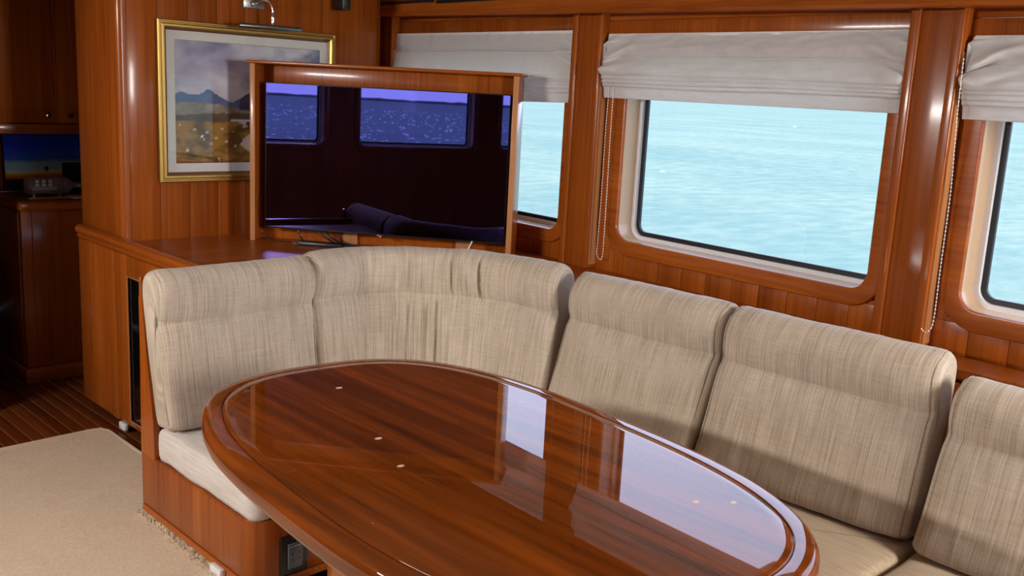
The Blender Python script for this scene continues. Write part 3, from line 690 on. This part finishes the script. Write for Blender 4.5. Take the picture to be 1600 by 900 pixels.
for x0 in (.455, 1.04): box('batten', (x0, .095, 0), (x0+.075, .116, .62), wood_edge, tvc, MT, bev=.002)
tilt = math.radians(.45)
MS = MT @ Matrix.Translation((0, .012, .068)) @ Matrix.Rotation(-tilt, 4, 'X')
tv = empty('television', MT @ Vector((.69, .03, .068)), label='large black flat television with dark glossy screen mirroring windows', cat='television')
X0, X1, H0 = .071, 1.298, .722
bm = bmesh.new(); bx(bm, (X0, .004, 0), (X1, .022, H0), MS, .003); bx(bm, (X0+.25, .022, .05), (X1-.25, .06, .45), MS, .006); obj('tv_body', bm, black, tv)
box('screen', (X0+.005, .0022, .008), (X1-.005, .0046, H0-.005), screen_m, tv, MS, bev=0, label='glossy black screen with violet sheen', smooth=False)
bm = bmesh.new(); bx(bm, (.655, -.002, -.010), (.695, .010, .004), MS, .002); pl_ = obj('logo_tab', bm, black, tv)
bm = bmesh.new(); bx(bm, (.670, -.004, -.007), (.680, -.001, -.003), MS, .0005); obj('standby_lamp', bm, red_led, tv, label='tiny red standby lamp')
# cables and strips on the worktop below the television
def cable(name, pts, r, m, label, cat='cable', group=None):
    bm = bmesh.new(); tube(bm, pts, r, 7, smooth_steps=6); return obj(name, bm, m, label=label, cat=cat, group=group)
zc = LEDGE
cable('cable', [MT @ Vector(q) for q in ((.235, .03, .075), (.25, .03, .035), (.30, .0, .008), (.42, -.03, .006), (.62, -.08, .006))], .0042, black, 'black cable looping from the left of the television down to the desk')
cable('cable', [MT @ Vector(q) for q in ((.34, .04, .08), (.39, .03, .035), (.47, -.02, .012), (.58, -.06, .014), (.75, -.10, .012), (1.0, -.12, .006))], .005, black, 'thick black cable running right along the foot of the cabinet')
cable('cable', [MT @ Vector(q) for q in ((.36, .05, .08), (.42, .04, .03), (.52, -.035, .018), (.66, -.085, .017), (.85, -.12, .016), (1.12, -.12, .006))], .0045, black, 'upper black cable of the bundle under the television')
cable('cable', [MT @ Vector(q) for q in ((.27, .09, .09), (.31, .09, .045), (.38, .085, .02), (.43, .09, .05), (.42, .09, .09))], .0018, rubber, 'thin dark wire looping against the cabinet back')
cable('cable', [MT @ Vector(q) for q in ((.045, .03, .22), (.034, .035, .13), (.05, .045, .03), (.10, .03, .006), (.22, -.005, .005))], .0022, black, 'thin black wire down the left side of the television')
cable('cable', [MT @ Vector(q) for q in ((1.14, .02, .075), (1.12, .0, .03), (1.09, -.05, .004))], .0035, white_p, 'short white cable hanging at the right under the television')
ex = empty('power_strip', MT @ Vector((.40, -.02, 0)), label='flat black power strip lying on the desk among cables', cat='power strip')
box('case', (.27, -.055, 0), (.50, -.005, .018), black, ex, MT, bev=.004)
box('label_plate', (.24, -.04, 0), (.27, -.015, .008), charcoal, ex, MT, bev=.002)

# ================================================================== PAINTING AND LAMP
fx0, fx1, fz0, fz1 = 2.077, 3.077, 1.224, 2.000; fy = 4.617
pic = empty('framed_painting', ((fx0+fx1)/2, fy, fz0), label='moorland painting with mountains in a gilt frame on the wall', cat='painting')
def frame_ring(bm, x0, x1, z0, z1, prof):
    # mitred: profile (inset, y) swept round a rectangle
    C = lambda i: [(x0+i, z0+i), (x1-i, z0+i), (x1-i, z1-i), (x0+i, z1-i)]
    rings = [[Vector((x, fy-d, z)) for x, z in C(i)] for i, d in prof]
    loft(bm, rings, loop=True)
bm = bmesh.new(); frame_ring(bm, fx0, fx1, fz0, fz1, [(0, .0), (0, .020), (.004, .026), (.009, .026), (.012, .020), (.016, .020), (.022, .030), (.030, .030), (.036, .020), (.038, .008), (.038, 0)]); gf = obj('gilt_frame', bm, gold, pic, smooth=True, angle=20)
bm = bmesh.new(); frame_ring(bm, fx0+.037, fx1-.037, fz0+.037, fz1-.037, [(0, .004), (0, .016), (.006, .014), (.010, .008), (.010, .004)]); obj('frame_slip', bm, gold_d, pic, smooth=False)
bm = bmesh.new(); frame_ring(bm, fx0+.045, fx1-.045, fz0+.045, fz1-.045, [(0, .003), (0, .0065), (.0435, .0065), (.0455, .0045), (.0455, .003)]); obj('mat_board', bm, mat_board, pic, smooth=False)
ax0, ax1, az0, az1 = 2.166, 2.988, 1.322, 1.908
def moor(u, v):
    n = fbm(u*3, v*4, 2); n2 = fbm(u*9, v*12, 5)
    sky = np.array(lin((150, 150, 178))); cl = np.array(lin((205, 205, 215))); dk = np.array(lin((96, 104, 140)))
    k = min(1, max(0, .5+.8*n + .4*(u-.5))); c = sky*(1-k)+cl*k
    if v > .62: q = min(1, max(0, fbm(u*2.5+3, v*3, 8)*1.8-.1)); c = c*(1-q)+dk*q
    h1 = .50+.115*max(0, 1-abs(u-.21)/.15)+.07*math.exp(-((u-.04)/.07)**2)+.20*max(0, 1-abs(u-.60)/.22)+.06*math.exp(-((u-.9)/.1)**2)+.02*fbm(u*9, 0)
    if v < h1: c = np.array(lin((82, 100, 140)))*(1-.25*n2) if u < .42 else np.array(lin((58, 66, 98)))*(1-.3*n2)
    h2 = .45+.05*math.sin(u*5+1)+.015*fbm(u*16, 3)
    if v < h2: c = np.array(lin((128, 122, 110)))*(1+.5*n2)
    h3 = .385+.03*math.sin(u*4)+.008*fbm(u*22, 7)
    if v < h3: c = np.array(lin((86, 74, 62)))*(1+.4*n2)
    if .345 < v < .365 and u > .36: c = np.array(lin((196, 200, 215)))
    if v < .345:
        a = np.array(lin((150, 112, 52))); b = np.array(lin((92, 70, 34))); k = min(1, max(0, .5+n2*1.4)); c = a*k+b*(1-k)
        mid = .50+.25*(.3-v)+.04*math.sin(v*30); wd = .05+.25*max(0, .26-v)
        if abs(u-mid) < wd and v > .04: c = np.array(lin((196, 186, 172)))*(1+.15*n2) if n2 > -.25 else np.array(lin((70, 55, 40)))
        if fbm(u*20, v*26, 11) > .72: c = np.array(lin((215, 208, 196)))
    for sxp, syp in ((.12, .27), (.2, .25), (.26, .2), (.3, .28), (.45, .3), (.33, .17), (.39, .13), (.23, .15)):
        if ((u-sxp)/.012)**2+((v-syp)/.012)**2 < 1: c = np.array(lin((172, 162, 142)))
    return tuple(np.clip(c*1.3, 0, 1))
paint('print', 1, 1, 150, 110, moor, lambda u, v: (ax0+(ax1-ax0)*u, fy-.0048, az0+(az1-az0)*v), print_m, pic)
box('glass', (fx0+.04, fy-.010, fz0+.04), (fx1-.04, fy-.0085, fz1-.04), picture_glass, pic, bev=0, smooth=False)
lam = empty('picture_lamp', (2.6, 4.617, 2.10), label='steel picture lamp with curved arm above the painting', cat='lamp')
box('wall_plate', (2.532, 4.606, 2.092), (2.650, 4.618, 2.15), steel, lam, bev=.002)
bm = bmesh.new(); lathe(bm, (2.437, 4.48, 1.997), (1, 0, .012), [(.001, 0), (.0115, .001), (.013, .006), (.013, .34), (.0115, .347), (.001, .348)], 18); obj('lamp_tube', bm, steel, lam)
bm = bmesh.new(); tube(bm, [(2.585, 4.606, 2.114), (2.592, 4.57, 2.116), (2.60, 4.53, 2.128), (2.612, 4.50, 2.125), (2.622, 4.482, 2.10), (2.624, 4.48, 2.07)], .0055, 10, smooth_steps=6); obj('arm', bm, chrome, lam)
bm = bmesh.new(); lathe(bm, (2.624, 4.48, 2.009), (0, 0, 1), [(.002, 0), (.009, .002), (.007, .015), (.0095, .03), (.0095, .05), (.006, .064), (.002, .066)], 14); obj('swivel', bm, chrome, lam)
bm = bmesh.new(); lathe(bm, (2.582, 4.609, 2.114), (0, -1, 0), [(.001, 0), (.014, .001), (.014, .006), (.008, .012), (.001, .013)], 14); obj('plate_screw', bm, chrome, lam)
# loudspeaker under the ceiling
spk = empty('speaker', (3.07, 4.50, 2.126), label='small black loudspeaker in the upper corner beside the vent', cat='speaker')
box('speaker_box', (3.055, 4.50, 2.126), (3.106, 4.60, 2.26), black, spk, bev=.008)
box('grille', (3.060, 4.494, 2.14), (3.101, 4.501, 2.255), rubber, spk, bev=.004)
box('badge', (3.068, 4.496, 2.131), (3.090, 4.5005, 2.134), steel, spk, bev=0)
box('bracket', (3.05, 4.59, 2.19), (3.09, 4.625, 2.25), black, spk, bev=.003)

# ================================================================== ROMAN BLINDS
def blind(label, s0, s1, zt, zb, seed, folds, t0=.02, left_bunch=0, right_bunch=0, chain=None, sag=0):
    """gathered cloth: front profile folded along z, waviness along s"""
    e = empty('roman_blind', W((s0+s1)/2, t0+.02, zb), label=label, cat='blind', group='roman blinds')
    ns = int((s1-s0)/.012); prof = catmull([Vector((a, b)) for a, b in folds], 7)
    rings = []
    for i in range(ns+1):
        u = i/ns; s = s0+(s1-s0)*u; r = []
        el, er = (s-s0), (s1-s)
        for q in prof:
            k = q.y                                   # 0 top .. 1 bottom
            z = zt+.014*(s-s0)*0 - (zt-zb)*k
            wv = .5*mnoise.noise(Vector((s*2.2, k*3, seed))) + .5*mnoise.noise(Vector((s*6, k*5, seed+4)))
            t = t0+q.x*(1+.35*wv) + .004*mnoise.noise(Vector((s*16, k*14, seed+8)))
            z += .010*mnoise.noise(Vector((s*1.6, k*4, seed+2)))*math.sin(PI*min(1, k*1.0)) - sag*math.sin(PI*u)*k*.3
            ss_ = s
            for dist, amt, sg in ((er, right_bunch, 1), (el, left_bunch, -1)):
                if amt and dist < .25:
                    g = (1-dist/.25)**1.6*amt*math.sin(PI*min(1, max(0, (k-.02)/.62)))
                    t += g*.022*math.sin(k*26+dist*34+seed); z += g*.014*math.sin(dist*40+k*16+seed)
                    ss_ += sg*g*.012*math.sin(k*17+seed)
            edge = min(el, er)
            bul = .010*math.sin(PI*min(1, k/.86))*max(0, 1-edge/.05)
            ss_ += bul*(1 if er < el else -1)
            if edge < .02: t = t0+(t-t0)*(.72+.28*math.sqrt(max(0, 1-((.02-edge)/.02)**2)))
            r.append(W(ss_, t, z))
        r += [W(s, t0-.002, zb+.004), W(s, t0-.002, zb+(zt-zb)*.5), W(s, t0-.002, zt)]
        rings.append(r)
    bm = bmesh.new(); loft(bm, rings); obj('cloth', bm, linen, e, angle=75)
    box('head_rail', (s0+.005, .012, zt-.01), (s1-.005, t0+.012, zt+.004), white_p, e, MW, bev=.002)
    if chain:
        pts = catmull([W(a, t, z) for a, t, z in chain], 14); bm = bmesh.new(); tube(bm, pts, .0009, 5)
        d = 0; last = pts[0]
        for a, b in zip(pts[:-1], pts[1:]):
            L_ = (b-a).length; x = (-d) % .0135
            while x < L_:
                p = a.lerp(b, x/L_); r = bmesh.ops.create_icosphere(bm, subdivisions=1, radius=.0033)
                for v in r['verts']: v.co += p
                x += .0135
            d += L_
        obj('control_chain', bm, chrome_bead, e, label='white beaded control chain')
    return e
chrome_bead = plain('pale_bead', (.72, .68, .62), .3)
fold2 = [(.012, 0), (.020, .10), (.030, .22), (.024, .33), (.018, .355), (.030, .40), (.050, .52), (.056, .58), (.050, .635), (.040, .648), (.047, .668), (.050, .69), (.040, .712), (.047, .735), (.047, .757), (.037, .775), (.041, .80), (.036, .82), (.026, .828), (.022, .86), (.018, .99), (.010, 1.0)]
fold1 = [(.010, 0), (.013, .2), (.020, .26), (.010, .285), (.018, .33), (.032, .52), (.036, .60), (.026, .655), (.034, .69), (.024, .72), (.034, .76), (.034, .79), (.024, .815), (.030, .845), (.022, .87), (.020, .92), (.018, .99), (.010, 1.0)]
blind('grey linen roman blind half hidden behind the television cabinet', .262, 1.795, 2.040, 1.708, 11, fold1, t0=.022, left_bunch=.9, sag=.04)
blind('wide grey linen roman blind over the middle window', -1.408, .050, 2.022, 1.742, 23, fold2, t0=.018, left_bunch=.6, right_bunch=1.0,
      chain=[(.006, .045, 1.80), (.010, .045, 1.6), (.008, .045, 1.3), (.012, .045, 1.08), (.012, .045, 1.022), (-.004, .045, .998), (-.022, .045, 1.004), (-.028, .045, 1.06), (-.026, .045, 1.3), (-.022, .045, 1.6), (-.022, .045, 1.80)])
blind('crumpled grey linen roman blind at the right edge of the picture', -3.09, -1.622, 2.000, 1.735, 37, fold2, t0=.018, left_bunch=.5, right_bunch=1.2,
      chain=[(-1.628, .088, 1.925), (-1.630, .082, 1.74), (-1.628, .05, 1.5), (-1.630, .05, 1.25), (-1.632, .05, 1.06), (-1.622, .05, 1.015), (-1.606, .05, 1.005), (-1.604, .072, 1.02)])

# ================================================================== PASSAGE: counter, wall cupboard, canvas, bottle
ctr = empty('passage_counter', (2.2, 5.85, 0), label='dark wooden counter cabinet in the passage at far left', cat='cabinet')
box('body', (1.745, 5.61, .09), (2.69, 6.11, .975), wood_v, ctr, bev=.006)
box('end_panel', (1.738, 5.64, .11), (1.746, 6.10, .965), wood_v, ctr, bev=.003)
box('front_panel', (1.80, 5.602, .11), (2.68, 5.612, .965), wood_v, ctr, bev=.003)
box('plinth', (1.735, 5.60, 0), (2.69, 6.11, .085), wood_x, ctr, bev=.004)
bm = bmesh.new()
co_ = [(2.69, 6.11), (1.728, 6.11)] + arc(1.748, 5.61, .02, PI, 1.5*PI, 5) + [(2.69, 5.59)]
slab(bm, co_, [(.012, .972), (.004, .978), (0, .990), (0, 1.006), (.004, 1.018), (.016, 1.023)]); obj('counter_top', bm, wood_x, ctr, angle=50)
for lo, hi in (((1.75, 6.07, 1.02), (2.69, 6.108, 1.034)),): box('splash_rail', lo, hi, wood_x, ctr)
cup = empty('wall_cupboard', (2.1, 5.9, 1.39), label='dark wooden wall cupboard with small chrome knobs in the passage', cat='cupboard')
box('carcass', (1.2, 5.72, 1.40), (2.69, 6.10, 2.28), wood_v, cup, bev=.002)
box('bottom_rail', (1.2, 5.696, 1.385), (2.69, 5.722, 1.437), wood_x, cup, bev=.004)
for x0, x1, kx in ((1.26, 1.980, 1.936), (2.000, 2.68, 2.056)):
    d = box('cupboard_door', (x0, 5.702, 1.445), (x1, 5.722, 2.27), wood_v, cup, bev=.003)
    box('door_panel', (x0+.06, 5.698, 1.52), (x1-.06, 5.703, 2.2), wood_v, d, bev=.002)
    bm = bmesh.new(); lathe(bm, (kx, 5.702, 1.486), (0, -1, 0), [(.004, 0), (.005, .01), (.013, .016), (.016, .024), (.012, .032), (.001, .035)], 16); obj('knob', bm, chrome, d, label='small round chrome knob')
box('centre_bead', (1.982, 5.698, 1.44), (1.998, 5.722, 2.27), wood_v, cup, bev=.003)
cv = empty('balloon_canvas', (2.1, 6.03, 1.035), label='blue sunset canvas with a tiny hot-air balloon leaning on the counter', cat='picture')
cvp = lambda u, v: (1.812+.66*u, 6.035+.03*v, 1.036+.345*v)
def sunset(u, v):
    st = [(0, (4, 3, 4)), (.19, (5, 4, 4)), (.21, (110, 45, 8)), (.255, (165, 75, 15)), (.29, (200, 130, 45)), (.31, (150, 150, 110)), (.35, (85, 115, 165)), (.46, (75, 105, 165)), (.52, (25, 55, 150)), (.75, (12, 30, 110)), (1, (10, 20, 80))]
    v2 = v+.015*fbm(u*3, v*2)
    for (a, ca), (b, cb) in zip(st[:-1], st[1:]):
        if v2 <= b: k = max(0, (v2-a)/(b-a)); c = np.array(lin(ca))*(1-k)+np.array(lin(cb))*k; break
    else: c = np.array(lin(st[-1][1]))
    if ((u-.345)/.018)**2+((v-.365)/.035)**2 < 1 or (abs(u-.345) < .006 and .31 < v < .35): c = np.array((.004, .004, .005))
    return tuple(np.clip(c*5, 0, .9))
bm = bmesh.new()
loft(bm, [[Vector(cvp(0, 0))+Vector((0, d, 0)), Vector(cvp(1, 0))+Vector((0, d, 0)), Vector(cvp(1, 1))+Vector((0, d, 0)), Vector(cvp(0, 1))+Vector((0, d, 0))] for d in (.001, .028)]); obj('stretcher', bm, charcoal, cv, smooth=False)
paint('canvas_print', 1, 1, 110, 90, sunset, cvp, canvas_m, cv)
sf = empty('photo_frame', (2.25, 5.98, 1.024), label='small dark framed photo standing in front of the canvas', cat='picture frame')
box('frame', (2.10, 5.955, 1.024), (2.40, 5.972, 1.20), black, sf, bev=.003)
box('dark_photo', (2.112, 5.952, 1.036), (2.388, 5.956, 1.188), plain('dark_green_photo', (.012, .02, .012), .3), sf, bev=0)
pa = box('paper_sheet', (2.05, 5.66, 1.024), (2.20, 5.80, 1.028), white_p, None, bev=.001, label='white paper lying on the counter behind the bottle neck', cat='paper')
bt = empty('ship_in_bottle', (1.95, 5.72, 1.024), label='glass bottle with a model ship on a wooden stand', cat='ornament')
bm = bmesh.new(); bz = 1.096; lathe(bm, (1.815, 5.72, bz), (1, 0, 0), [(.001, 0), (.040, .001), (.047, .008), (.049, .02), (.049, .205), (.044, .222), (.028, .238), (.016, .25), (.014, .285), (.017, .287), (.017, .296), (.013, .297), (.001, .2975)], 24); obj('bottle', bm, bottle_m, bt)
bm = bmesh.new(); lathe(bm, (2.085, 5.72, bz), (1, 0, 0), [(.001, 0), (.011, .0005), (.0115, .024), (.001, .0245)], 12); obj('cork', bm, wood_edge, bt)
box('stand', (1.82, 5.69, 1.024), (2.03, 5.75, 1.034), wood_edge, bt, bev=.002)
for x0 in (1.845, 1.985): box('stand_block', (x0, 5.70, 1.033), (x0+.012, 5.74, 1.054), wood_edge, bt, bev=.001)
box('sea_putty', (1.83, 5.695, 1.056), (2.01, 5.745, 1.070), plain('blue_putty', (.01, .05, .14), .4), bt, bev=.003)
bm = bmesh.new(); loft(bm, [[Vector((1.85+.13*k, 5.72-w_, 1.088)), Vector((1.85+.13*k, 5.72, 1.070)), Vector((1.85+.13*k, 5.72+w_, 1.088))] for k, w_ in ((0, .006), (.2, .011), (.7, .011), (1, .001))]); sh = obj('ship_hull', bm, plain('ship_paint', (.5, .42, .34), .5), bt, smooth=False)
for x0, h in ((1.875, .045), (1.91, .052), (1.945, .045)):
    bm = bmesh.new(); tube(bm, [(x0, 5.72, 1.085), (x0, 5.72, 1.085+h)], .0012, 5); obj('mast', bm, wood_edge, sh)
    for k in range(2):
        bm = bmesh.new(); zz = 1.092+k*.020; loft(bm, [[Vector((x0-.013+.004*k, 5.718, zz)), Vector((x0+.013-.004*k, 5.718, zz)), Vector((x0+.013-.004*k, 5.720, zz)), Vector((x0-.013+.004*k, 5.720, zz))], [Vector((x0-.009, 5.714, zz+.016)), Vector((x0+.009, 5.714, zz+.016)), Vector((x0+.009, 5.716, zz+.016)), Vector((x0-.009, 5.716, zz+.016))]]); obj('sail', bm, white_p, sh, smooth=False)
